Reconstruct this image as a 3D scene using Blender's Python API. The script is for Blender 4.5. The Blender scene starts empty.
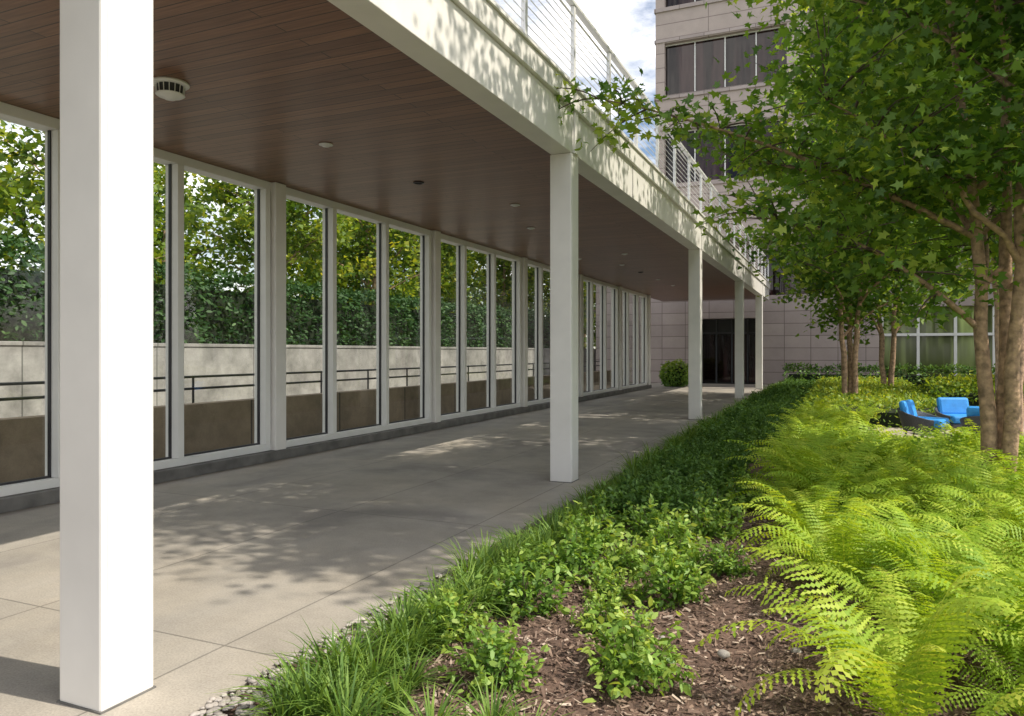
import bpy, math, random
import numpy as np
from mathutils import Vector, Matrix
random.seed(7); RS=np.random.RandomState(7)
scene=bpy.context.scene
COL=scene.collection

# ---------------------------------------------------------------- helpers
def mat(name):
    m=bpy.data.materials.new(name); m.use_nodes=True
    nt=m.node_tree; nt.nodes.clear()
    out=nt.nodes.new('ShaderNodeOutputMaterial')
    return m,nt,out
def N(nt,t,**k):
    n=nt.nodes.new(t)
    for a,b in k.items():
        if a in n.inputs.keys(): n.inputs[a].default_value=b
        else: setattr(n,a,b)
    return n
def L(nt,a,b): nt.links.new(a,b)
def ramp(nt,stops):
    r=nt.nodes.new('ShaderNodeValToRGB'); e=r.color_ramp.elements
    while len(e)<len(stops): e.new(0.5)
    for i,(p,c) in enumerate(stops):
        e[i].position=p; e[i].color=(c[0],c[1],c[2],1)
    return r
def mul(nt,a,b):
    mx=N(nt,'ShaderNodeMix'); mx.data_type='RGBA'; mx.blend_type='MULTIPLY'; mx.inputs[0].default_value=1
    L(nt,a,mx.inputs[6]); L(nt,b,mx.inputs[7]); return mx.outputs[2]
def simple(name,col,rough=0.6,var=0.15,scale=3,bump=0.0,bscale=60,metal=0,spec=0.5):
    m,nt,out=mat(name)
    b=N(nt,'ShaderNodeBsdfPrincipled',Roughness=rough,Metallic=metal); b.inputs['Specular IOR Level'].default_value=spec
    tc=N(nt,'ShaderNodeTexCoord')
    n=N(nt,'ShaderNodeTexNoise',Scale=scale,Detail=6.0); L(nt,tc.outputs['Object'],n.inputs['Vector'])
    r=ramp(nt,[(0.3,[c*(1-var) for c in col]),(0.7,[min(1,c*(1+var)) for c in col])])
    L(nt,n.outputs['Fac'],r.inputs['Fac']); L(nt,r.outputs['Color'],b.inputs['Base Color'])
    if bump:
        n2=N(nt,'ShaderNodeTexNoise',Scale=bscale,Detail=8.0); L(nt,tc.outputs['Object'],n2.inputs['Vector'])
        bp=N(nt,'ShaderNodeBump',Strength=bump,Distance=0.02); L(nt,n2.outputs['Fac'],bp.inputs['Height']); L(nt,bp.outputs['Normal'],b.inputs['Normal'])
    L(nt,b.outputs['BSDF'],out.inputs['Surface'])
    return m
def leafmat(name,stops,trans=0.4,rough=0.55,gloss=0.05):
    m,nt,out=mat(name)
    at=N(nt,'ShaderNodeAttribute'); at.attribute_name='rnd'
    r=ramp(nt,stops); L(nt,at.outputs['Fac'],r.inputs['Fac'])
    d=N(nt,'ShaderNodeBsdfDiffuse'); t=N(nt,'ShaderNodeBsdfTranslucent'); g=N(nt,'ShaderNodeBsdfGlossy',Roughness=rough)
    g.inputs['Color'].default_value=(0.6,0.7,0.55,1)
    tcx=N(nt,'ShaderNodeMix'); tcx.data_type='RGBA'; tcx.blend_type='MULTIPLY'; tcx.inputs[0].default_value=1
    L(nt,r.outputs['Color'],tcx.inputs[6]); tcx.inputs[7].default_value=(1.7,1.5,0.6,1)
    L(nt,r.outputs['Color'],d.inputs['Color']); L(nt,tcx.outputs[2],t.inputs['Color'])
    m1=N(nt,'ShaderNodeMixShader'); m1.inputs[0].default_value=trans; L(nt,d.outputs[0],m1.inputs[1]); L(nt,t.outputs[0],m1.inputs[2])
    m2=N(nt,'ShaderNodeMixShader'); m2.inputs[0].default_value=gloss
    L(nt,m1.outputs[0],m2.inputs[1]); L(nt,g.outputs[0],m2.inputs[2]); L(nt,m2.outputs[0],out.inputs['Surface'])
    return m
def blocks(name,c1,c2,mortar,w,h,ms,plane='XZ',rough=0.7,offset=0.0,bump=0.3,noise=0.2,stain=None):
    m,nt,out=mat(name)
    tc=N(nt,'ShaderNodeTexCoord'); s=N(nt,'ShaderNodeSeparateXYZ'); c=N(nt,'ShaderNodeCombineXYZ')
    L(nt,tc.outputs['Object'],s.inputs[0])
    L(nt,s.outputs[plane[0]],c.inputs[0]); L(nt,s.outputs[plane[1]],c.inputs[1])
    bt=N(nt,'ShaderNodeTexBrick'); bt.offset=offset; bt.squash=1
    for k,v in (('Scale',1.0),('Brick Width',w),('Row Height',h),('Mortar Size',ms),('Bias',0.0),('Mortar Smooth',0.1)): bt.inputs[k].default_value=v
    bt.inputs['Color1'].default_value=(*c1,1); bt.inputs['Color2'].default_value=(*c2,1); bt.inputs['Mortar'].default_value=(*mortar,1)
    L(nt,c.outputs[0],bt.inputs['Vector'])
    n=N(nt,'ShaderNodeTexNoise',Scale=1.3,Detail=10.0,Roughness=0.7); L(nt,tc.outputs['Object'],n.inputs['Vector'])
    r=ramp(nt,[(0.3,(1-noise,)*3),(0.7,(1+noise*0.3,)*3)]); L(nt,n.outputs['Fac'],r.inputs['Fac'])
    o=mul(nt,bt.outputs['Color'],r.outputs['Color'])
    n3=N(nt,'ShaderNodeTexNoise',Scale=90.0,Detail=3.0); L(nt,tc.outputs['Object'],n3.inputs['Vector'])
    r3=ramp(nt,[(0.3,(0.8,)*3),(0.7,(1.12,)*3)]); L(nt,n3.outputs['Fac'],r3.inputs['Fac'])
    o=mul(nt,o,r3.outputs['Color'])
    if stain:
        mp=N(nt,'ShaderNodeMapping'); mp.inputs['Scale'].default_value=(0.5,0.35,1); mp.inputs['Rotation'].default_value=(0,0,0.4); L(nt,tc.outputs['Object'],mp.inputs['Vector'])
        n4=N(nt,'ShaderNodeTexNoise',Scale=1.0,Detail=7.0,Roughness=0.62); n4.inputs['Distortion'].default_value=0.8; L(nt,mp.outputs[0],n4.inputs['Vector'])
        r4=ramp(nt,[(0.36,stain),(0.5,(1,1,1)),(0.68,(1.1,1.07,1.02))]); L(nt,n4.outputs['Fac'],r4.inputs['Fac']); o=mul(nt,o,r4.outputs['Color'])
        v=N(nt,'ShaderNodeTexVoronoi',Scale=150.0); L(nt,tc.outputs['Object'],v.inputs['Vector'])
        r5=ramp(nt,[(0.0,(0.55,0.55,0.55)),(0.28,(1,1,1))]); L(nt,v.outputs['Distance'],r5.inputs['Fac']); o=mul(nt,o,r5.outputs['Color'])
    b=N(nt,'ShaderNodeBsdfPrincipled',Roughness=rough)
    L(nt,o,b.inputs['Base Color'])
    iv=N(nt,'ShaderNodeMath',operation='SUBTRACT'); iv.inputs[0].default_value=1; L(nt,bt.outputs['Fac'],iv.inputs[1])
    bp=N(nt,'ShaderNodeBump',Strength=bump,Distance=0.01); L(nt,iv.outputs[0],bp.inputs['Height']); L(nt,bp.outputs['Normal'],b.inputs['Normal'])
    L(nt,b.outputs['BSDF'],out.inputs['Surface'])
    return m
def empty(name,loc=(0,0,0)):
    e=bpy.data.objects.new(name,None); e.location=loc; e.empty_display_size=0.3; COL.objects.link(e); return e
def addobj(name,me,m=None,parent=None,loc=(0,0,0)):
    o=bpy.data.objects.new(name,me); COL.objects.link(o); o.location=loc
    if m and not me.materials: me.materials.append(m)
    if parent: o.parent=parent
    return o
FC=[(0,3,2,1),(4,5,6,7),(0,1,5,4),(1,2,6,5),(2,3,7,6),(3,0,4,7)]
def boxes(name,bs,m,parent=None,bevel=0.0):
    V=[];F=[]
    for (x0,x1,y0,y1,z0,z1) in bs:
        k=len(V)
        V+=[(x0,y0,z0),(x1,y0,z0),(x1,y1,z0),(x0,y1,z0),(x0,y0,z1),(x1,y0,z1),(x1,y1,z1),(x0,y1,z1)]
        F+=[tuple(i+k for i in f) for f in FC]
    me=bpy.data.meshes.new(name); me.from_pydata(V,[],F)
    o=addobj(name,me,m,parent)
    if bevel:
        b=o.modifiers.new('bevel','BEVEL'); b.width=bevel; b.segments=2
    return o
def fastmesh(name,V,n,F,rnd=None):
    me=bpy.data.meshes.new(name); V=np.asarray(V,dtype=np.float32); F=np.asarray(F,dtype=np.int32)
    me.vertices.add(len(V)); me.vertices.foreach_set('co',V.ravel())
    me.loops.add(F.size); me.loops.foreach_set('vertex_index',F.ravel())
    me.polygons.add(len(F)); me.polygons.foreach_set('loop_start',np.arange(len(F),dtype=np.int32)*n)
    me.update(calc_edges=True)
    if rnd is not None:
        a=me.attributes.new('rnd','FLOAT','FACE'); a.data.foreach_set('value',np.asarray(rnd,dtype=np.float32))
    return me
MAPLE=np.array([(0,0),(.05,-.34),(.26,-.2),(.5,-.5),(.56,-.17),(1,0),(.56,.17),(.5,.5),(.26,.2),(.05,.34)])
OVAL=np.array([(0,0),(.3,-.22),(.7,-.2),(1,0),(.7,.2),(.3,.22)])
WIDE=np.array([(0,0),(.25,-.4),(.6,-.22),(1,0),(.6,.22),(.25,.4)])
def norm(a): return a/np.maximum(np.linalg.norm(a,axis=1,keepdims=True),1e-6)
def leafgeo(P,size,tmpl=MAPLE,rs=RS,up=0.8,outward=None,droop=-0.25,rnd=None,fold=0.12):
    n=len(P)
    ax=rs.normal(size=(n,3)); ax[:,2]=ax[:,2]*0.5+droop
    if outward is not None: ax+=outward*0.9
    ax=norm(ax)
    nr=rs.normal(size=(n,3))*0.55; nr[:,2]+=up
    if outward is not None: nr+=outward*0.4
    nr=norm(nr-ax*np.sum(nr*ax,axis=1,keepdims=True))
    sd=np.cross(nr,ax)
    s=size*(0.65+0.6*rs.rand(n))
    k=len(tmpl)
    V=(P[:,None,:]+s[:,None,None]*(tmpl[None,:,0,None]*ax[:,None,:]+tmpl[None,:,1,None]*sd[:,None,:]
        +(np.abs(tmpl[None,:,1,None])*fold*2-(tmpl[None,:,0,None]**2)*fold)*nr[:,None,:]))
    F=np.arange(n*k).reshape(n,k)
    if rnd is None: rnd=rs.rand(n)
    return V.reshape(-1,3),k,F,np.asarray(rnd)
def leaves(name,*a,**k):
    V,n,F,R=leafgeo(*a,**k); return fastmesh(name,V,n,F,R)
class Tubes:
    def __init__(s): s.V=[];s.F=[]
    def add(s,pts,rad,sides=7):
        pts=[Vector(p) for p in pts]; k0=len(s.V)
        for i,p in enumerate(pts):
            d=(pts[min(i+1,len(pts)-1)]-pts[max(i-1,0)]).normalized()
            a=d.orthogonal().normalized() if abs(d.z)<0.9 else d.cross(Vector((0,1,0))).normalized()
            b=d.cross(a).normalized(); r=rad[i]
            for j in range(sides):
                t=2*math.pi*j/sides
                s.V.append(tuple(p+a*math.cos(t)*r+b*math.sin(t)*r))
        for i in range(len(pts)-1):
            for j in range(sides):
                s.F.append((k0+i*sides+j,k0+i*sides+(j+1)%sides,k0+(i+1)*sides+(j+1)%sides,k0+(i+1)*sides+j))
    def obj(s,name,m,parent=None):
        me=fastmesh(name,s.V,4,s.F); me.polygons.foreach_set('use_smooth',[True]*len(s.F))
        return addobj(name,me,m,parent)

# ---------------------------------------------------------------- materials
M_white=simple('white_paint',(0.80,0.78,0.74),0.35,0.05,2.5,0.05,8)
M_frame=simple('white_frame',(0.80,0.80,0.77),0.4,0.03)
M_alum=simple('railing_metal',(0.76,0.76,0.76),0.35,0.03,metal=0.1)
M_walk=blocks('concrete_paving',(0.43,0.395,0.345),(0.405,0.375,0.33),(0.23,0.215,0.19),1.53,3.06,0.007,'XY',0.6,0.0,0.3,0.30,stain=(0.70,0.70,0.73))
M_plaza=blocks('plaza_paving',(0.50,0.44,0.36),(0.46,0.41,0.34),(0.25,0.22,0.2),0.6,0.6,0.006,'XY',0.7)
M_stone=blocks('pink_precast',(0.50,0.415,0.375),(0.47,0.39,0.35),(0.25,0.20,0.18),2.9,0.72,0.02,'XZ',0.6,0,0.4,0.14)
M_stoneL=blocks('pink_granite',(0.46,0.385,0.36),(0.38,0.315,0.295),(0.19,0.15,0.14),1.2,0.6,0.016,'XZ',0.5,0,0.4,0.12)
M_conc=blocks('retaining_concrete',(0.38,0.37,0.35),(0.35,0.345,0.325),(0.15,0.15,0.14),3.0,3.0,0.015,'YZ',0.8,0,0.3,0.6)
M_brown=blocks('brown_concrete',(0.34,0.265,0.185),(0.30,0.235,0.165),(0.09,0.075,0.06),2.4,1.5,0.02,'YZ',0.8,0,0.3,0.5)
M_curb=simple('dark_stone_curb',(0.15,0.145,0.135),0.6,0.35,4,0.2,40)
M_dark=simple('dark_metal',(0.03,0.03,0.035),0.4,0.2)
M_roof=simple('roof_deck',(0.35,0.34,0.33),0.8,0.1)
M_bark=simple('bark',(0.36,0.24,0.15),0.8,0.5,14,0.8,30)
M_twig=simple('twig',(0.10,0.07,0.05),0.8,0.3,14)
M_soil=simple('soil',(0.12,0.075,0.055),0.95,0.5,20,0.8,60)
M_ground=simple('ground_cover',(0.09,0.11,0.05),0.95,0.4,0.6,0.4,10)
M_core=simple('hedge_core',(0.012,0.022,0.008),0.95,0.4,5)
M_blue=simple('blue_cushion',(0.03,0.29,0.74),0.6,0.12,6,0.2,200)
M_shell=simple('charcoal_wicker',(0.07,0.075,0.085),0.5,0.3,60,0.4,200)
M_rock=simple('river_rock',(0.36,0.33,0.30),0.6,0.5,9)

def wood():
    m,nt,out=mat('wood_plank_soffit')
    tc=N(nt,'ShaderNodeTexCoord')
    s=N(nt,'ShaderNodeSeparateXYZ'); c=N(nt,'ShaderNodeCombineXYZ'); L(nt,tc.outputs['Object'],s.inputs[0])
    L(nt,s.outputs['X'],c.inputs[0]); L(nt,s.outputs['Y'],c.inputs[1])
    bt=N(nt,'ShaderNodeTexBrick'); bt.offset=0.37
    for k,v in (('Scale',1.0),('Brick Width',2.9),('Row Height',0.14),('Mortar Size',0.005),('Bias',0.0)): bt.inputs[k].default_value=v
    bt.inputs['Color1'].default_value=(0.265,0.132,0.073,1); bt.inputs['Color2'].default_value=(0.18,0.088,0.05,1); bt.inputs['Mortar'].default_value=(0.025,0.014,0.01,1)
    L(nt,c.outputs[0],bt.inputs['Vector'])
    mp=N(nt,'ShaderNodeMapping'); mp.inputs['Scale'].default_value=(1.2,26,1); L(nt,tc.outputs['Object'],mp.inputs['Vector'])
    n=N(nt,'ShaderNodeTexNoise',Scale=1.5,Detail=8.0,Roughness=0.65); L(nt,mp.outputs[0],n.inputs['Vector'])
    r=ramp(nt,[(0.3,(0.6,0.56,0.52)),(0.7,(1.22,1.22,1.22))]); L(nt,n.outputs['Fac'],r.inputs['Fac'])
    b=N(nt,'ShaderNodeBsdfPrincipled',Roughness=0.34); L(nt,mul(nt,bt.outputs['Color'],r.outputs['Color']),b.inputs['Base Color'])
    iv=N(nt,'ShaderNodeMath',operation='SUBTRACT'); iv.inputs[0].default_value=1; L(nt,bt.outputs['Fac'],iv.inputs[1])
    bp=N(nt,'ShaderNodeBump',Strength=0.5,Distance=0.01); L(nt,iv.outputs[0],bp.inputs['Height']); L(nt,bp.outputs['Normal'],b.inputs['Normal'])
    L(nt,b.outputs['BSDF'],out.inputs['Surface']); return m
M_wood=wood()
def glass():
    m,nt,out=mat('clear_glass')
    t=N(nt,'ShaderNodeBsdfTransparent'); t.inputs['Color'].default_value=(0.94,0.96,0.94,1)
    g=N(nt,'ShaderNodeBsdfGlossy',Roughness=0.01); f=N(nt,'ShaderNodeLayerWeight',Blend=0.5)
    p=N(nt,'ShaderNodeMath',operation='POWER'); L(nt,f.outputs['Facing'],p.inputs[0]); p.inputs[1].default_value=4.5
    q=N(nt,'ShaderNodeMath',operation='MULTIPLY_ADD'); L(nt,p.outputs[0],q.inputs[0]); q.inputs[1].default_value=0.9; q.inputs[2].default_value=0.05
    mx=N(nt,'ShaderNodeMixShader'); L(nt,q.outputs[0],mx.inputs[0]); L(nt,t.outputs[0],mx.inputs[1]); L(nt,g.outputs[0],mx.inputs[2]); L(nt,mx.outputs[0],out.inputs['Surface']); return m
M_glass=glass()
def dglass(name,col,rough=0.04,ior=1.5):
    m,nt,out=mat(name)
    b=N(nt,'ShaderNodeBsdfPrincipled',Roughness=rough); b.inputs['IOR'].default_value=ior
    tc=N(nt,'ShaderNodeTexCoord'); n=N(nt,'ShaderNodeTexNoise',Scale=0.5,Detail=2.0)
    mp=N(nt,'ShaderNodeMapping'); mp.inputs['Scale'].default_value=(3.0,1,0.25); L(nt,tc.outputs['Object'],mp.inputs['Vector']); L(nt,mp.outputs[0],n.inputs['Vector'])
    r=ramp(nt,[(0.42,[c*0.4 for c in col]),(0.5,col),(0.6,[c*2.2 for c in col])]); L(nt,n.outputs['Fac'],r.inputs['Fac']); L(nt,r.outputs['Color'],b.inputs['Base Color'])  # vertical reflections painted as lighter and darker streaks in the base colour
    bp=N(nt,'ShaderNodeBump',Strength=0.06,Distance=0.3); L(nt,n.outputs['Fac'],bp.inputs['Height']); L(nt,bp.outputs['Normal'],b.inputs['Normal'])
    L(nt,b.outputs['BSDF'],out.inputs['Surface']); return m
M_tglass=dglass('tinted_glass',(0.022,0.011,0.011),0.03,1.45)
M_sglass=dglass('storefront_glass',(0.22,0.27,0.10),0.06)  # greenery reflected in the panes is put into their colour

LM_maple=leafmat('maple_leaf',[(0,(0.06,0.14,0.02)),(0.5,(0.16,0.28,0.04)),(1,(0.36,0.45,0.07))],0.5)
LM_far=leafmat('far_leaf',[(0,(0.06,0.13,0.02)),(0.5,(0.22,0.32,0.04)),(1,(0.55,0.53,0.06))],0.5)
LM_hedge=leafmat('hedge_leaf',[(0,(0.018,0.055,0.016)),(0.6,(0.04,0.10,0.028)),(1,(0.08,0.16,0.04))],0.2)
LM_fern=leafmat('fern_leaf',[(0,(0.17,0.31,0.03)),(0.5,(0.32,0.46,0.045)),(1,(0.54,0.61,0.09))],0.4,gloss=0.03)
LM_lir=leafmat('liriope_blade',[(0,(0.045,0.10,0.02)),(0.5,(0.11,0.21,0.035)),(1,(0.24,0.36,0.06))],0.3)
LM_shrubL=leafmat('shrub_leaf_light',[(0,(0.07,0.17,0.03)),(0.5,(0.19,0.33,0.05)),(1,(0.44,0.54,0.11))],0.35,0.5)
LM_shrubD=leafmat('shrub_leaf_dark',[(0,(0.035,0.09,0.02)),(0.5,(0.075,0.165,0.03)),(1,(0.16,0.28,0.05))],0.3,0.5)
LM_lime=leafmat('lime_groundcover',[(0,(0.10,0.19,0.02)),(0.5,(0.26,0.37,0.035)),(1,(0.46,0.50,0.06))],0.4)

# ---------------------------------------------------------------- ground & paving
me=bpy.data.meshes.new('ground'); me.from_pydata([(-400,-400,-0.12),(400,-400,-0.12),(400,400,-0.12),(-400,400,-0.12)],[],[(0,1,2,3)])
addobj('ground',me,M_ground)
boxes('walkway_pavement',[(-8.6,-2.62,-8,38.45,-0.3,0.0)],M_walk)
boxes('service_pavement',[(-13.98,-8.62,-8,60,-0.3,-0.02)],M_walk)
boxes('plaza_pavement',[(0.55,14,12.6,20.5,-0.3,0.0)],M_plaza)

def bed():
    nx,ny=60,220; x0,x1,y0,y1=-2.6,14.0,-2,38.4
    xs=np.linspace(0,1,nx)**1.3*(x1-x0)+x0; ys=np.linspace(y0,y1,ny)
    V=[];F=[]
    for j,y in enumerate(ys):
        for i,x in enumerate(xs):
            z=-0.03+0.05*min(1,(x-x0)/0.5)+0.025*math.sin(x*3.1+y*1.7)+0.02*math.sin(x*5.3-y*2.9)
            if 0.3<x and 12.4<y<20.7: z=-0.06
            V.append((x,y,z))
    for j in range(ny-1):
        for i in range(nx-1):
            a=j*nx+i; F.append((a,a+1,a+nx+1,a+nx))
    me=fastmesh('bed',V,4,F); addobj('planting_bed_soil',me,M_soil)
bed()
def mulch():
    n=36000; rs=np.random.RandomState(3)
    P=np.stack([rs.uniform(-2.3,1.3,n),1.8+7.0*rs.rand(n)**1.4,np.zeros(n)],1)
    P[:,2]=0.02+0.025*np.sin(P[:,0]*3.1+P[:,1]*1.7)+0.02*np.sin(P[:,0]*5.3-P[:,1]*2.9)+rs.rand(n)*0.022
    ang=rs.rand(n)*math.pi*2; tilt=rs.normal(size=n)*0.35
    ax=np.stack([np.cos(ang)*np.cos(tilt),np.sin(ang)*np.cos(tilt),np.sin(tilt)],1)
    sd=norm(np.stack([-np.sin(ang),np.cos(ang),rs.normal(size=n)*0.5],1))
    l=(0.008+0.028*rs.rand(n)**2)[:,None]; w=(0.003+0.006*rs.rand(n))[:,None]
    V=np.stack([P-ax*l-sd*w,P+ax*l-sd*w*0.6,P+ax*l+sd*w*0.7,P-ax*l+sd*w],1).reshape(-1,3)
    me=fastmesh('mulch',V,4,np.arange(4*n).reshape(n,4),rs.rand(n))
    m,nt,out=mat('mulch_chips'); at=N(nt,'ShaderNodeAttribute'); at.attribute_name='rnd'
    r=ramp(nt,[(0,(0.07,0.042,0.03)),(0.5,(0.19,0.125,0.09)),(0.85,(0.32,0.23,0.175)),(1,(0.5,0.41,0.33))])
    L(nt,at.outputs['Fac'],r.inputs['Fac']); b=N(nt,'ShaderNodeBsdfPrincipled',Roughness=0.85); L(nt,r.outputs['Color'],b.inputs['Base Color']); L(nt,b.outputs[0],out.inputs['Surface'])
    addobj('mulch',me,m)
mulch()
def rocks(name,pts,smin,smax):
    V=[];F=[];R=[];rs=random.Random(5)
    import bmesh
    bm=bmesh.new(); bmesh.ops.create_icosphere(bm,subdivisions=2,radius=1)
    bv=[v.co.copy() for v in bm.verts]; bf=[[v.index for v in f.verts] for f in bm.faces]; bm.free()
    for (x,y) in pts:
        k=len(V); s=rs.uniform(smin,smax); sx,sy,sz=s*rs.uniform(.8,1.3),s*rs.uniform(.8,1.3),s*rs.uniform(.4,.7); a=rs.random()*6.28
        for v in bv:
            q=1+0.12*math.sin(v.x*4+a)+0.1*math.cos(v.y*5+a)
            X=v.x*sx*q;Y=v.y*sy*q
            V.append((x+X*math.cos(a)-Y*math.sin(a),y+X*math.sin(a)+Y*math.cos(a),0.008+v.z*sz+sz*0.3))
        F+=[[i+k for i in f] for f in bf]
    me=fastmesh(name,V,3,F); me.polygons.foreach_set('use_smooth',[True]*len(F)); addobj(name,me,M_rock)
rocks('river_rocks',[(random.uniform(-2.62,-2.30),random.uniform(1.6,5.2)) for _ in range(900)],0.009,0.022)
rocks('bed_stones',[(-0.62,4.85),(-0.55,4.0),(-0.2,4.2),(-0.9,4.1),(-0.45,5.6)],0.02,0.035)

# ---------------------------------------------------------------- elevated walkway
wk=empty('elevated_walkway')
boxes('soffit_planks',[(-8.0,-3.25,-8,36.9,4.12,4.2)],M_wood,wk)
boxes('roof_deck',[(-8.2,-3.26,-8,36.88,4.203,4.7)],M_roof,wk)
boxes('edge_beam',[(-3.248,-2.98,-8,36.9,4.04,4.56)],M_white,wk,0.006)
boxes('edge_channel',[(-3.25,-2.93,-8,36.92,4.563,4.80)],M_white,wk,0.006)
boxes('edge_flange',[(-3.25,-2.90,-8,36.92,4.803,4.83)],M_white,wk)
boxes('beam_splices',[(-2.979,-2.972,y,y+0.012,4.05,4.55) for y in (2.0,11.5,20.5,29.5)],M_curb,wk)
COLY=[-5.5,2.40,8.70,17.95,26.6,33.6]
for i,y in enumerate(COLY):
    a=0.14
    c=empty('steel_column')
    boxes('shaft',[(-3.12-a,-3.12+a,y-a,y+a,0.0,4.038)],M_white,c,0.012)
    boxes('reveal',[(-3.12-a-0.0,-3.12+a+0.003,y-a+0.03,y-a+0.036,0.05,4.0)],M_frame,c)
    boxes('base_sealant',[(-3.12-a-0.006,-3.12+a+0.006,y-a-0.006,y+a+0.006,0.0,0.008)],M_curb,c)
    boxes('stiffener',[(-2.978,-2.955,y-0.06,y+0.06,4.045,4.56)],M_white,c,0.004)
rl=empty('cable_railing')
ys=[8.66+1.55*k for k in range(-8,19)]
for sx,nm in ((-2.99,'near'),(-8.1,'far')):
    boxes('posts_'+nm,[(sx-0.025,sx+0.025,y-0.035,y+0.035,4.83,5.86) for y in ys],M_alum,rl,0.004)
    boxes('top_rail_'+nm,[(sx-0.04,sx+0.04,-4,36.9,5.863,5.91)],M_alum,rl,0.006)
    t=Tubes()
    for k in range(9): t.add([(sx,-4,4.94+0.1*k),(sx,36.8,4.94+0.1*k)],[0.006,0.006],5)
    t.add([(sx,-4,5.74),(sx,36.8,5.74)],[0.014,0.014],6)
    t.obj('cables_'+nm,M_alum,rl)
def lathe(name,prof,loc,m,parent,seg=32):
    V=[];F=[]
    for (r,z) in prof:
        for j in range(seg):
            t=2*math.pi*j/seg; V.append((r*math.cos(t),r*math.sin(t),z))
    for i in range(len(prof)-1):
        for j in range(seg): F.append((i*seg+j,i*seg+(j+1)%seg,(i+1)*seg+(j+1)%seg,(i+1)*seg+j))
    me=fastmesh(name,V,4,F); me.polygons.foreach_set('use_smooth',[True]*len(F))
    return addobj(name,me,m,parent,loc)
sp=empty('smoke_detector',(-5.72,5.05,4.12))
lathe('mount_ring',[(0.001,-0.001),(0.165,-0.001),(0.17,-0.02),(0.16,-0.028),(0.11,-0.03)],(0,0,0),M_frame,sp)
lathe('vent_core',[(0.115,-0.029),(0.115,-0.11)],(0,0,0),M_dark,sp)
t=Tubes()
for k in range(16):
    a=2*math.pi*k/16; t.add([(0.13*math.cos(a),0.13*math.sin(a),-0.028),(0.12*math.cos(a),0.12*math.sin(a),-0.112)],[0.004,0.004],5)
t.obj('ribs',M_frame,sp)
lathe('cap',[(0.127,-0.110),(0.13,-0.116),(0.11,-0.13),(0.06,-0.137),(0.05,-0.155),(0.001,-0.157)],(0,0,0),M_frame,sp)
for i,(x,y) in enumerate([(-5.68,7.3),(-5.7,9.5),(-5.05,11.6),(-5.7,13.9),(-5.7,16.2),(-5.0,18.5),(-5.7,20.8),(-5.7,23),(-5.7,25.5),(-5.7,28),(-5.0,14.0),(-6.4,19)]):
    d=empty('recessed_downlight',(x,y,4.12))
    lathe('trim',[(0.05,-0.001),(0.08,-0.002),(0.085,-0.012),(0.06,-0.02),(0.055,-0.004)],(0,0,0),M_dark if i%3==1 else M_alum,d)
    lathe('lens',[(0.056,-0.004),(0.045,-0.03 if i%3!=1 else -0.002),(0.001,-0.04 if i%3!=1 else -0.002)],(0,0,0),M_alum if i%3!=1 else M_dark,d)

# ---------------------------------------------------------------- window wall
ww=empty('glass_window_wall')
y_main=[3.79+4.74*k for k in range(-2,7)]
my=[]
Y0=y_main[0]; Y1=y_main[-1]
y=Y0
while y<=Y1+0.1: my.append(y); y+=1.58
boxes('stone_curb',[(-8.0,-7.58,Y0-0.2,Y1+0.4,-0.001,0.14)],M_curb,ww,0.01)
boxes('sill_rail',[(-7.92,-7.70,Y0,Y1,0.142,0.24)],M_frame,ww,0.006)
boxes('head_rail',[(-7.92,-7.70,Y0,Y1,4.0,4.118)],M_frame,ww,0.006)
boxes('mullions',[(-7.90,-7.68,y-0.05,y+0.05,0.243,3.998) for y in my],M_frame,ww,0.006)
boxes('window_gaskets',[(-7.83,-7.79,y+0.0505,y+0.066,0.243,3.998) for y in my[:-1]]+[(-7.83,-7.79,y-0.066,y-0.0505,0.243,3.998) for y in my[1:]]+[(-7.83,-7.79,Y0,Y1,0.2405,0.262)],M_dark,ww)
boxes('piers',[(-7.97,-7.60,y+0.07,y+0.30,0.142,4.115) for y in y_main],M_white,ww,0.01)
for i in range(len(my)-1):
    me=bpy.data.meshes.new('glass_pane'); a,b=my[i]+0.05,my[i+1]-0.05
    me.from_pydata([(-7.81,a,0.243),(-7.81,b,0.243),(-7.81,b,3.998),(-7.81,a,3.998)],[],[(0,1,2,3)]); addobj('glass_pane',me,M_glass,ww)
boxes('brown_parapet_wall',[(-9.25,-9.0,-6,33,-0.1,0.80)],M_brown)
t=Tubes(); hr=empty('ramp_handrail')
for z in (0.98,1.18): t.add([(-10.0,-6,z),(-10.0,33,z)],[0.022,0.022],8)
y=-6
while y<33: t.add([(-10.0,y,-0.05),(-10.0,y,1.18)],[0.02,0.02],8); y+=1.7
t.obj('rails_and_posts',M_dark,hr)
boxes('retaining_wall',[(-14.3,-14.0,-10,60,-0.1,1.72)],M_conc,None,0.01)
boxes('retaining_wall_coping',[(-14.33,-13.97,-10,60,1.722,1.80)],M_conc,None,0.01)
boxes('terrain',[(-120,-14.302,-60,90,-0.1,1.65)],M_ground)

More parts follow.
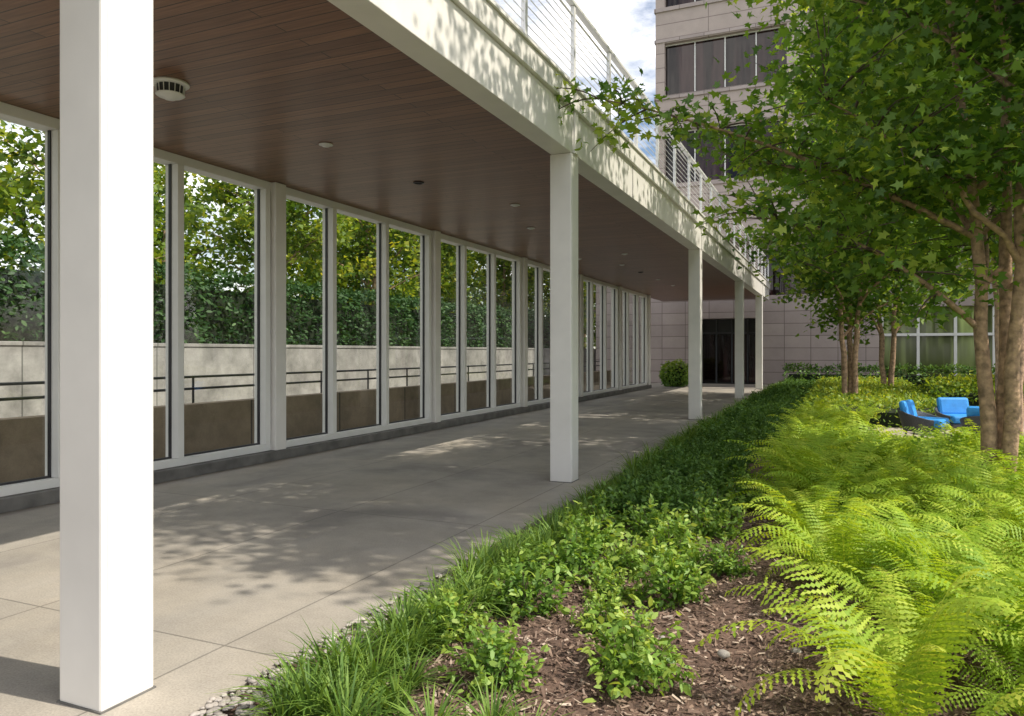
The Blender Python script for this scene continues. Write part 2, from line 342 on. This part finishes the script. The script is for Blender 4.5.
# ---------------------------------------------------------------- hedges
def hedge(name,x0,x1,y0,y1,z0,z1,n,lm,size,seed,tmpl=OVAL,core=True):
    rs=np.random.RandomState(seed)
    e=empty(name)
    dx,dy,dz=x1-x0,y1-y0,z1-z0
    A=[0,dy*dz,dx*dz,0,dx*dy]; A=np.array(A)/sum(A)
    f=rs.choice(5,size=n,p=A); u=rs.rand(n,3)
    P=np.stack([x0+u[:,0]*dx,y0+u[:,1]*dy,z0+u[:,2]*dz],1); O=np.zeros((n,3))
    P[f==1,0]=x1;O[f==1,0]=1;P[f==2,1]=y0;O[f==2,1]=-1;P[f==4,2]=z1;O[f==4,2]=1
    h=np.sin(P[:,1]*1.9+seed)*0.5+np.sin(P[:,1]*4.3+P[:,0]*3)*0.3+np.sin(P[:,2]*5+P[:,1]*2.1)*0.3+np.sin(P[:,0]*2.2)*0.2
    amp=min(0.3,dz*0.22)
    P+=O*(h*amp)[:,None]+rs.normal(size=(n,3))*0.06
    r=np.clip(0.4+0.3*h+0.28*rs.normal(size=n),0,1)
    addobj('foliage',leaves(name+'_leaves',P,size,tmpl,rs,0.5,O,rnd=r),lm,e)
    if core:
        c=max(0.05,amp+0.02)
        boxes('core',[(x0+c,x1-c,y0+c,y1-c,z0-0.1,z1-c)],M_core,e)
    return e
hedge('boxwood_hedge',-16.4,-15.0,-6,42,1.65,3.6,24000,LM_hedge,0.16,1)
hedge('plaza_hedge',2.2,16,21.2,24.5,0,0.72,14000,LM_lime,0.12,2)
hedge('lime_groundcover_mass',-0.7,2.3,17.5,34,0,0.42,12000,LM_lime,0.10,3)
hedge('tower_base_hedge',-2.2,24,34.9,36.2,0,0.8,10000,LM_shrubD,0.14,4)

# ---------------------------------------------------------------- trees
def bez(a,b,c,n):
    return [tuple((1-t)**2*np.array(a)+2*t*(1-t)*np.array(b)+t*t*np.array(c)) for t in np.linspace(0,1,n)]
def tree(name,loc,stems,cc,cr,nl,nt_,lpt,lsize,seed,lm=LM_maple,extra=(),tr=0.085,clump=0.28,gaps=0.35,tmpl=MAPLE,bare=None):
    rs=np.random.RandomState(seed); e=empty(name,loc)
    T=Tubes(); TW=Tubes(); cc=np.array(cc,float); cr=np.array(cr,float)
    skel=[];
    ST=[]
    for s in stems:
        top=np.array(s); mid=np.array([top[0]*0.25+rs.normal()*0.06,top[1]*0.25+rs.normal()*0.06,top[2]*0.4])
        off=np.array([top[0],top[1],0]); off=off/(np.linalg.norm(off)+1e-6)*tr*1.15
        pts=bez(off,mid+off,top,16); pts=[tuple(np.array(p)+rs.normal(size=3)*0.016) for p in pts]
        T.add([(pts[0][0],pts[0][1],-0.1)]+pts,[tr*1.35]+[tr*(1.15-0.95*(i/15)**1.1)*(1+0.06*rs.normal()) for i in range(16)],9)
        ST.append(np.array(pts)); skel+=[(p,tr*(1.15-0.95*(i/15))) for i,p in enumerate(pts) if p[2]>cc[2]-cr[2]*0.9]
    for k in range(nl):
        th=2*math.pi*(k*0.618+rs.rand()*0.1); zf=-0.75+1.5*(k+0.5)/nl
        rr=math.sqrt(max(0.05,1-zf*zf))*(0.8+0.15*rs.rand())
        end=cc+cr*np.array([math.cos(th)*rr,math.sin(th)*rr,zf*0.95])
        if bare and bare(end): continue
        st=ST[int(rs.randint(len(ST)))]
        zz=max(cc[2]-cr[2]*1.0,end[2]-0.35*cr[2]-0.5*rs.rand()); i=int(np.argmin(abs(st[:,2]-zz))); a=st[i]
        m=(a+end)/2+np.array([0,0,0.25*min(cr[2],3)*0.6]); pts=bez(a,m,end,9)
        pts=[np.array(p)+rs.normal(size=3)*0.03*(j>0) for j,p in enumerate(pts)]
        r0=min(tr*0.55,tr*(1.15-0.95*i/15)*0.7)
        T.add(pts,[r0*(1-0.85*j/8) for j in range(9)],6); skel+=[(p,r0*(1-.85*j/8)) for j,p in enumerate(pts) if j>1]
    SK=np.array([s[0] for s in skel])
    tg=[]
    ph=rs.rand(6)*6
    while len(tg)<nt_:
        v=rs.normal(size=3); v/=np.linalg.norm(v); r=rs.rand()**0.42
        wob=1+0.16*math.sin(v[0]*5+ph[0])+0.14*math.sin(v[1]*6+ph[1]+v[2]*4)+0.1*math.sin(v[2]*9+ph[2])
        p=cc+cr*v*r*wob
        if bare and bare(p): continue
        g=math.sin(p[0]*2.1+ph[3])*math.sin(p[1]*2.3+ph[4])*math.sin(p[2]*2.6+ph[5])
        if g>gaps and rs.rand()<0.85: continue
        tg.append(p)
    PP=[];RR=[]
    def twig(a,p,n,cl):
        m=(a+p)/2+np.array([0,0,0.12]); pts=bez(a,m,p,5)
        TW.add(pts,[0.012,0.01,0.008,0.006,0.003],4)
        t=0.35+0.65*rs.rand(n)
        Q=(1-t)[:,None]**2*a+2*(t*(1-t))[:,None]*m+(t*t)[:,None]*p
        Q=Q+rs.normal(size=(n,3))*cl*np.array([1,1,0.55])
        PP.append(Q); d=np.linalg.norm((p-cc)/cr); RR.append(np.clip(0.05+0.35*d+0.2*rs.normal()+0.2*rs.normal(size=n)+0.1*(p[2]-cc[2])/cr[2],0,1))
    for p in tg:
        D=np.linalg.norm(SK-p,axis=1)+0.5*np.maximum(0,SK[:,2]-p[2]+0.1); a=SK[int(np.argmin(D))]
        twig(a,p,lpt,clump)
    for (end,w) in extra:
        end=np.array(end,float); st=ST[0]; i=int(np.argmin(abs(st[:,2]-max(1.9,end[2]-1.4)))); a=st[i]
        pts=bez(a,(a+end)/2+np.array([0,0,w]),end,16); T.add(pts,[0.035*(1-0.85*j/15) for j in range(16)],6)
        for j in range(3,16):
            for q in range(3):
                d=rs.normal(size=3)*np.array([.3,.3,.2]); twig(np.array(pts[j]),np.array(pts[j])+d,int(lpt*0.42),clump*0.5)
    T.obj('trunk_and_limbs',M_bark,e); TW.obj('twigs',M_twig,e)
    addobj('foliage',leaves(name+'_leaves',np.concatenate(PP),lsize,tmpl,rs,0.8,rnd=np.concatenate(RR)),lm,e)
    return e
t1=tree('added_shade_maple',(1.58,9.3,0),[(-0.75,0.1,8.0),(0.45,-0.6,8.6),(0.1,0.3,7.8)],(0.4,-0.7,6.2),(2.7,4.3,4.1),30,900,50,0.12,11,gaps=0.7,tr=0.07,
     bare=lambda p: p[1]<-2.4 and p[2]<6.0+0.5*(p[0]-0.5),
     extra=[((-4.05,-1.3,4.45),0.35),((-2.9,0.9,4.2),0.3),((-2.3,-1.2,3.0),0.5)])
t2=tree('added_shade_maple',(0.3,21.8,0),[(-0.6,0.1,6.8),(0.6,0.1,7.0),(0.0,0.5,6.6)],(0.3,0,5.9),(2.7,3.8,3.8),18,460,42,0.17,12,tmpl=WIDE,gaps=0.6,tr=0.075)
t3=tree('added_shade_maple',(1.5,27.5,0),[(-0.4,0.1,7.3),(0.5,0.1,7.6)],(0.2,0,6.2),(3.0,3.4,4.0),16,330,36,0.19,13,tmpl=WIDE)
t4=tree('added_shade_maple',(2.75,15.4,0),[(-0.5,0.1,8.6),(0.5,0.1,9.0)],(-0.4,0,7.2),(2.9,3.9,3.9),18,520,44,0.15,14,gaps=0.6)  # tree added to shade the walkway floor, trunk hidden behind the first maple
t5=tree('added_shade_maple',(7.5,25,0),[(-0.4,0.1,6.3),(0.5,0.1,6.6)],(0,0,5.0),(3.2,3.2,2.9),14,240,32,0.19,15,tmpl=WIDE)
protoA=tree('shade_tree',(-20,2,1.6),[(-0.4,0.2,6.5),(0.6,0.1,7)],(0,0,5.4),(3.3,3.3,4.2),16,280,26,0.25,21,LM_far,tr=0.14,clump=0.35,gaps=0.15,tmpl=WIDE)
protoB=tree('shade_tree',(-19.5,8.6,1.6),[(-0.4,0.2,7.5),(0.6,0.1,7)],(0,0,5.0),(3.6,3.6,4.4),16,280,26,0.26,22,LM_far,tr=0.14,clump=0.35,gaps=0.12,tmpl=WIDE)
def clone(e,loc,rz,s):
    n=empty(e.name.split('.')[0],loc); n.rotation_euler=(0,0,rz); n.scale=(s,s,s)
    for c in e.children:
        o=bpy.data.objects.new(c.name.split('.')[0],c.data); COL.objects.link(o); o.parent=n
rr=random.Random(3)
for i,y in enumerate([-4,15.2,22,29,36,43,51]):
    clone([protoA,protoB][i%2],(-19.5-rr.random()*2.5,y,1.6),rr.random()*6,0.85+0.3*rr.random())
for i,y in enumerate([6,12,26,40,58]):
    clone([protoB,protoA][i%2],(-29-rr.random()*3,y,1.6),rr.random()*6,0.95+0.25*rr.random())
for i,(x,y) in enumerate([(-14,52),(-20,60),(22,30)]):
    clone([protoB,protoA][i%2],(x,y,0),rr.random()*6,1.1)

# ---------------------------------------------------------------- bed plants
def liriope(seed,n=75,Lb=0.38):
    rs=np.random.RandomState(seed);V=[];F=[];R=[]
    for i in range(n):
        a=rs.rand()*6.283; sp=0.25+0.8*rs.rand(); l=Lb*(0.6+0.5*rs.rand()); w=0.005+0.003*rs.rand()
        b=np.array([math.cos(a)*0.05*rs.rand(),math.sin(a)*0.05*rs.rand(),0]); d=np.array([math.cos(a),math.sin(a),0]); s=np.array([-d[1],d[0],0])
        k=len(V); K=6; r=rs.rand()
        for j in range(K):
            t=j/(K-1); h=l*(t-0.6*sp*t*t*1.1); o=l*sp*(0.25*t+0.75*t*t)
            p=b+d*o*0.95+np.array([0,0,h*0.92]); ww=w*(1-t**2.5*0.9)
            V+= [tuple(p-s*ww),tuple(p+s*ww)]
            if j<K-1: F.append((k+2*j,k+2*j+1,k+2*j+3,k+2*j+2)); R.append(min(1,r*0.8+0.3*t))
    return np.array(V),4,np.array(F),np.array(R)
def shrub(seed,n=520,rad=0.27,h=0.34,ls=0.048):
    rs=np.random.RandomState(seed); P=[];O=[];R=[]
    ns=n//13
    for i in range(ns):
        v=rs.normal(size=3); v[2]=abs(v[2])*0.9+0.15; v/=np.linalg.norm(v); q=0.75+0.35*rs.rand()
        end=np.array([v[0]*rad*q,v[1]*rad*q,v[2]*h*q]); st=end*0.25; st[2]*=0.5
        base=0.3*rs.rand()
        for j in range(13):
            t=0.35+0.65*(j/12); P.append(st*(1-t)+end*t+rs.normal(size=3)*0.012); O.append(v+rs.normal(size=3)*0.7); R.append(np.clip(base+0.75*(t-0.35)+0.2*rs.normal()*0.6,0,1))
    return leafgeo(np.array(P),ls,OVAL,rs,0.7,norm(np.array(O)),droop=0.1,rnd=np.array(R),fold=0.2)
def fern(seed,nf=15,Lf=0.92,maxb=9,NP=26):
    rs=np.random.RandomState(seed);V=[];F=[];R=[]
    for i in range(nf):
        a=6.283*i/nf+rs.normal()*0.3; l=Lf*(0.7+0.4*rs.rand()); lean=0.35+0.6*rs.rand()
        d=np.array([math.cos(a),math.sin(a),0]); s=np.array([-d[1],d[0],0]); up=np.array([0,0,1.])
        r0=rs.rand()*0.5; roll=rs.normal()*0.5; side=rs.normal()*0.35
        ang=math.pi/2-lean*0.55; p=d*0.03
        pts=[];dirs=[]
        for j in range(NP+4):
            pts.append(p.copy()); di=d*math.cos(ang)+up*math.sin(ang)+s*side*(j/NP)*0.6; di/=np.linalg.norm(di); dirs.append(di)
            p=p+di*l/(NP+4); ang-= (0.75+lean*1.2)/(NP+4)*(0.4+1.5*j/NP)
        k=len(V)
        for j,q in enumerate(pts):
            w=0.003*(1-j/(NP+6)); V+=[tuple(q-s*w),tuple(q+s*w)]
            if j<len(pts)-1: F.append((k+2*j,k+2*j+1,k+2*j+3,k+2*j+2)); R.append(0.7)
        for j in range(4,NP+4):
            u=(j-4)/(NP); pl=0.155*l/0.85*(math.sin(min(1,(u+0.12)*1.9)*math.pi/2))*(1-u)**0.75+0.006
            nrm=np.cross(dirs[j],s); nrm=nrm/np.linalg.norm(nrm); nrm=nrm if nrm[2]>0 else -nrm
            for sg in (-1,1):
                pd=s*sg*0.93+dirs[j]*0.38+nrm*(-0.15+0.12*rs.normal()+roll*sg*0.35); pd/=np.linalg.norm(pd)
                fw=np.cross(nrm,pd)
                nb=min(maxb,max(2,int(6*pl/0.12))); col=min(1,max(0,r0+0.35*u+0.15*rs.normal()))
                wd=l*0.9/(NP+4)*0.5
                for b in range(nb):
                    t0=b/nb*0.97;t1=(b+1.25)/nb; tm=(b+0.65)/nb; w=wd*(1-t0*0.7)*(0.85+0.3*rs.rand())
                    dr=lambda t:up*(-0.16*pl*t*t)
                    q0=pts[j]+pd*pl*t0+dr(t0); q1=pts[j]+pd*pl*t1+dr(t1); qm=pts[j]+pd*pl*tm+dr(tm)
                    k=len(V); V+=[tuple(q0),tuple(qm-fw*w),tuple(q1),tuple(qm+fw*w)]; F.append((k,k+1,k+2,k+3)); R.append(col)
    return np.array(V),4,np.array(F),np.array(R)
LIR=[liriope(s) for s in (1,2,3,4)]
SHR=[shrub(s) for s in (11,12,13,14)]
SHD=[shrub(s,420,0.24,0.36,0.048) for s in (21,22,23,24)]
FRN=[fern(s) for s in (31,32,33,34,35)]
FRF=[fern(s,14,0.92,2,17) for s in (41,42,43,44)]
rr=random.Random(9)
def scatter(name,items,m):
    """items: list of (protos, points, smin, smax); joined into one mass"""
    Vs=[];Fs=[];Rs=[];k=0;n=4
    for protos,pts,s0,s1 in items:
        for (x,y) in pts:
            V,n,F,R=rr.choice(protos); s=rr.uniform(s0,s1); sz=s*rr.uniform(0.8,1.2)
            M=np.array((Matrix.Rotation(rr.gauss(0,0.14),3,'X')@Matrix.Rotation(rr.gauss(0,0.14),3,'Y')@Matrix.Rotation(rr.random()*6.283,3,'Z')))
            W=(V*np.array([s,s,sz]))@M.T+np.array([x,y,0.0])
            Vs.append(W);Fs.append(F+k);Rs.append(np.clip(R*0.8+rr.uniform(-0.05,0.28),0,1));k+=len(V)
    return addobj(name,fastmesh(name,np.concatenate(Vs),n,np.concatenate(Fs),np.concatenate(Rs)),m)
def grid(x0f,x1f,y0,y1,st,j=0.35):
    out=[]; y=y0
    while y<y1:
        x=x0f(y)
        while x<x1f(y):
            out.append((x+rr.uniform(-j,j)*st,y+rr.uniform(-j,j)*st)); x+=st
        y+=st
    return out
scatter('liriope_border',[(LIR,grid(lambda y:-2.16 if y<4.2 else -2.24,lambda y:-1.9 if y<4.0 else -2.05,2.5,9,0.15),0.8,1.1),
  (LIR,grid(lambda y:-2.36,lambda y:-2.12,9,37,0.26),0.95,1.2),
  (LIR,[(-1.85,2.5),(-1.75,2.75),(-1.7,2.5),(-1.5,2.6),(-1.85,3.0),(-1.3,2.75),(0.15,3.0),(0.3,2.9),(-0.2,2.6),(-1.1,2.6)],0.75,0.95)],LM_lir)
scatter('dark_shrub_border',[(SHD,grid(lambda y:-1.95,lambda y:-1.15,6.6,12,0.23),0.75,1.1),
  (SHD,grid(lambda y:-1.95,lambda y:-0.85,12,36,0.33),0.95,1.35)],LM_shrubD)
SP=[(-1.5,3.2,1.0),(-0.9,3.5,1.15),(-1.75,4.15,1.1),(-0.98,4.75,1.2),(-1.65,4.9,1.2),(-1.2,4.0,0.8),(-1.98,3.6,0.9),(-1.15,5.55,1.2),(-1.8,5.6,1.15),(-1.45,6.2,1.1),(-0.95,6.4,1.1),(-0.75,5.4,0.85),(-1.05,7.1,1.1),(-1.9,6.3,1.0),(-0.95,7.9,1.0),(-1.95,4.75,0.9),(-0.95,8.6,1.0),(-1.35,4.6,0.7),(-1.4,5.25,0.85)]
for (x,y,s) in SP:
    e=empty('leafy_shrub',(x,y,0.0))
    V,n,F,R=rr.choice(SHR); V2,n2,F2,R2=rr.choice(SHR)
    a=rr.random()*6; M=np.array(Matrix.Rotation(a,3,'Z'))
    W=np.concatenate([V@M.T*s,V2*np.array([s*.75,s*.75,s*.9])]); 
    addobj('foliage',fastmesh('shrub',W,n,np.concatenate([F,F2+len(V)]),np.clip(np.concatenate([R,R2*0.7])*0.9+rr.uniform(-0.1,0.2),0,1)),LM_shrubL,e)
    T=Tubes()
    for q in range(14):
        th=rr.random()*6.28; ro=rr.uniform(0.08,0.2)*s
        T.add([(0,0,-0.02),(ro*0.4*math.cos(th),ro*0.4*math.sin(th),0.09*s),(ro*math.cos(th),ro*math.sin(th),rr.uniform(.16,.28)*s)],[0.004,0.003,0.0015],4)
    T.obj('stems',M_twig,e)
def xe(y):
    return float(np.interp(y,[3,4,7,10,13,17],[0.48,0.36,-0.22,-0.52,-0.5,-0.55]))
scatter('fern_bed',[(FRN,grid(xe,lambda y:0.3*y+1.2,3.35,8.4,0.44),0.78,1.15),
  (FRF,grid(xe,lambda y:0.3*y+1.2,8.4,12.2,0.42),0.75,1.1),
  (FRF,grid(xe,lambda y:0.3,12.2,17.5,0.42),0.7,0.95)],LM_fern)
gs=empty('round_shrub',(-6.9,34.6,0))
def ball(n,rad,ls,seed):
    rs=np.random.RandomState(seed); v=norm(rs.normal(size=(n,3))); P=v*rad*(0.82+0.3*rs.rand(n,1)+0.1*np.sin(v[:,:1]*7+v[:,1:2]*5))*np.array([1,1,0.85]); P[:,2]+=rad*0.8
    return leaves('ball',P,ls,OVAL,rs,0.3,v,rnd=np.clip(0.4+0.3*v[:,2]+0.2*rs.normal(size=n),0,1))
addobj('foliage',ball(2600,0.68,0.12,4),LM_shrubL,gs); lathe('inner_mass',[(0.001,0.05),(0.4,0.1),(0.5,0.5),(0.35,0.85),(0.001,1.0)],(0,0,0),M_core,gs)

# ---------------------------------------------------------------- lounge chairs
def chair(loc,rz,s=0.86):
    e=empty('lounge_chair',loc); e.rotation_euler=(0,0,rz); e.scale=(s,s,s)
    V=[];F=[];seg=28
    for i in range(seg+1):
        t=math.radians(-35+250*i/seg); u=i/seg; h=0.46+0.2*math.sin(u*math.pi)**1.5
        ro=0.46;ri=0.41;lean=0.08*math.sin(u*math.pi)
        c,sn=math.cos(t),math.sin(t)
        V+=[(c*(ri-.05),sn*(ri-.05),0.20),(c*ri+c*lean,sn*ri+sn*lean,h),(c*ro+c*lean,sn*ro+sn*lean,h),(c*(ro-.05),sn*(ro-.05),0.20)]
    for i in range(seg):
        for j in range(4): a=i*4+j;b=i*4+(j+1)%4;F.append((a,b,b+4,a+4))
    F+=[(3,2,1,0),(seg*4,seg*4+1,seg*4+2,seg*4+3)]
    me=fastmesh('shell',V,4,F); o=addobj('curved_shell',me,M_shell,e); b=o.modifiers.new('b','BEVEL'); b.width=0.012; b.segments=2
    boxes('seat_base',[(-0.38,0.38,-0.36,0.34,0.2,0.30)],M_shell,e,0.04)
    boxes('seat_cushion',[(-0.36,0.36,-0.38,0.26,0.303,0.47)],M_blue,e,0.05)
    o=boxes('back_cushion',[(-0.34,0.34,-0.07,0.07,0.0,0.42)],M_blue,e,0.06); o.location=(0,0.28,0.42); o.rotation_euler=(-0.25,0,0)
    t=Tubes()
    for x,y in ((-.3,-.28),(.3,-.28),(-.28,.28),(.28,.28)): t.add([(x,y,0.21),(x*1.15,y*1.15,0)],[0.018,0.014],8)
    t.obj('legs',M_dark,e); return e
chair((1.45,15.3,0),math.radians(70)); chair((2.15,16.4,0),math.radians(20)); chair((2.3,14.4,0),math.radians(165)); chair((3.3,14.6,0),math.radians(200))
tb=empty('side_table',(2.55,15.4,0))
lathe('top',[(0.001,0.46),(0.28,0.46),(0.29,0.445),(0.28,0.43),(0.001,0.43)],(0,0,0),M_shell,tb); lathe('pedestal',[(0.03,0.43),(0.03,0.03),(0.18,0.015),(0.18,0.0)],(0,0,0),M_dark,tb)

# ---------------------------------------------------------------- office tower
tw=empty('office_tower')
X0,X1=-8.4,26.0; YF=37.0
fl=[(10.0,12.65),(14.45,17.05),(18.85,21.45),(23.25,25.85),(27.65,30.2),(32,34.6)]
zs=7.1; b=[]
for (a,c) in fl: b.append((X0,X1,YF,55,zs,a)); zs=c
b.append((X0,X1,YF,55,zs,38)); boxes('precast_spandrels',b,M_stone,tw)
b=[(X0+0.02,X1-0.02,YF+0.35,54.9,a,c) for a,c in fl]; boxes('window_bands',b,M_tglass,tw)
pr=[];mu=[];cs=[]
for a,c in fl:
    pr+= [(X0,X0+0.45,YF+0.003,YF+0.6,a,c),(-2.2,-1.2,YF+0.003,YF+0.6,a,c),(7,8,YF+0.003,YF+0.6,a,c),(16.0,17.0,YF+0.003,YF+0.6,a,c)]
    x=X0+0.45+1.45
    while x<X1-0.3:
        mu.append((x-0.025,x+0.025,YF+0.29,YF+0.349,a,c)); x+=1.45
    mu+=[(X0+0.45,X1,YF+0.28,YF+0.345,a+0.001,a+0.05),(X0+0.45,X1,YF+0.28,YF+0.345,c-0.05,c-0.001)]
    cs+=[(X0-0.06,X1+0.06,YF-0.08,YF+0.2,a-0.22,a-0.03),(X0-0.05,X1+0.05,YF-0.05,YF+0.2,c+0.05,c+0.2)]
boxes('precast_piers',pr,M_stone,tw); boxes('window_mullions',mu,M_frame,tw); boxes('sill_courses',cs,M_stoneL,tw)
boxes('granite_base',[(-12,-6.6,38.5,54,-0.1,7.09),(-3.4,1.8,38.5,54,-0.1,4.4),(-3.4,1.8,38.5,54,6.6,7.09),(1.8,26,38.9,54,3.7,7.09),(-6.6,-3.4,38.5,54,3.3,7.09)],M_stoneL,tw)
boxes('base_windows',[(-3.4,1.8,38.8,53.9,4.4,6.6)],M_tglass,tw)
boxes('entry_recess',[(-6.6,-3.4,39.6,54,-0.1,3.3)],M_dark,tw)
boxes('entry_doors',[(-6.5+0.78*i,-5.85+0.78*i,39.5,39.55,0.05,2.5) for i in range(4)],M_tglass,tw)
boxes('entry_frames',[(-6.59+0.78*i,-6.53+0.78*i,39.42,39.59,0,3.29) for i in range(5)]+[(-6.59,-3.41,39.44,39.58,2.55,2.63)],M_shell,tw)
boxes('storefront_glass',[(1.8,26,39.2,53.9,0.0,3.7)],M_sglass,tw)
boxes('storefront_frames',[(1.85+1.5*i,1.97+1.5*i,39.05,39.19,0,3.698) for i in range(16)]+[(1.8,26,39.03,39.19,2.35,2.47),(1.8,26,39.03,39.19,0.0,0.15)],M_frame,tw)

# ---------------------------------------------------------------- light
el=math.radians(50); az=Vector((1,0.08,0)).normalized()
d=Vector((az.x*math.cos(el),az.y*math.cos(el),math.sin(el)))
sl=bpy.data.lights.new('sun','SUN'); sl.energy=5.0; sl.angle=math.radians(0.6); sl.color=(1,0.92,0.79)
so=bpy.data.objects.new('sun',sl); COL.objects.link(so); so.rotation_euler=d.to_track_quat('Z','Y').to_euler()
w=bpy.data.worlds.new('World'); scene.world=w; w.use_nodes=True; nt=w.node_tree; nt.nodes.clear()
out=nt.nodes.new('ShaderNodeOutputWorld'); bg=nt.nodes.new('ShaderNodeBackground'); bg.inputs['Strength'].default_value=0.15
sk=nt.nodes.new('ShaderNodeTexSky'); sk.sky_type='NISHITA'; sk.sun_disc=False; sk.sun_elevation=el; sk.sun_rotation=math.atan2(d.x,d.y); sk.air_density=1.0; sk.dust_density=1.5; sk.ozone_density=1.5
tc=nt.nodes.new('ShaderNodeTexCoord'); mp=nt.nodes.new('ShaderNodeMapping'); mp.inputs['Scale'].default_value=(1,1,2.2); mp.inputs['Location'].default_value=(0.35,0,0.12); nt.links.new(tc.outputs['Generated'],mp.inputs['Vector'])
nn=nt.nodes.new('ShaderNodeTexNoise'); nn.inputs['Scale'].default_value=3.6; nn.inputs['Detail'].default_value=9; nn.inputs['Roughness'].default_value=0.6; nt.links.new(mp.outputs[0],nn.inputs['Vector'])
cr=ramp(nt,[(0.41,(0,0,0)),(0.66,(1,1,1))]); nt.links.new(nn.outputs['Fac'],cr.inputs['Fac'])
mx=nt.nodes.new('ShaderNodeMix'); mx.data_type='RGBA'; nt.links.new(cr.outputs['Color'],mx.inputs[0]); nt.links.new(sk.outputs[0],mx.inputs[6]); mx.inputs[7].default_value=(17,16.3,15.6,1)
nt.links.new(mx.outputs[2],bg.inputs['Color']); nt.links.new(bg.outputs[0],out.inputs['Surface'])
scene.view_settings.view_transform='Standard'; scene.view_settings.look='None'; scene.view_settings.exposure=0

# ---------------------------------------------------------------- camera
cam=bpy.data.cameras.new('camera'); cam.sensor_width=36; cam.lens=26.02; cam.shift_y=-6/1024; cam.clip_end=1500; cam.clip_start=0.05
co=bpy.data.objects.new('camera',cam); COL.objects.link(co); co.location=(0,0,1.6); co.rotation_euler=(math.radians(90),0,math.radians(23.77))
scene.camera=co
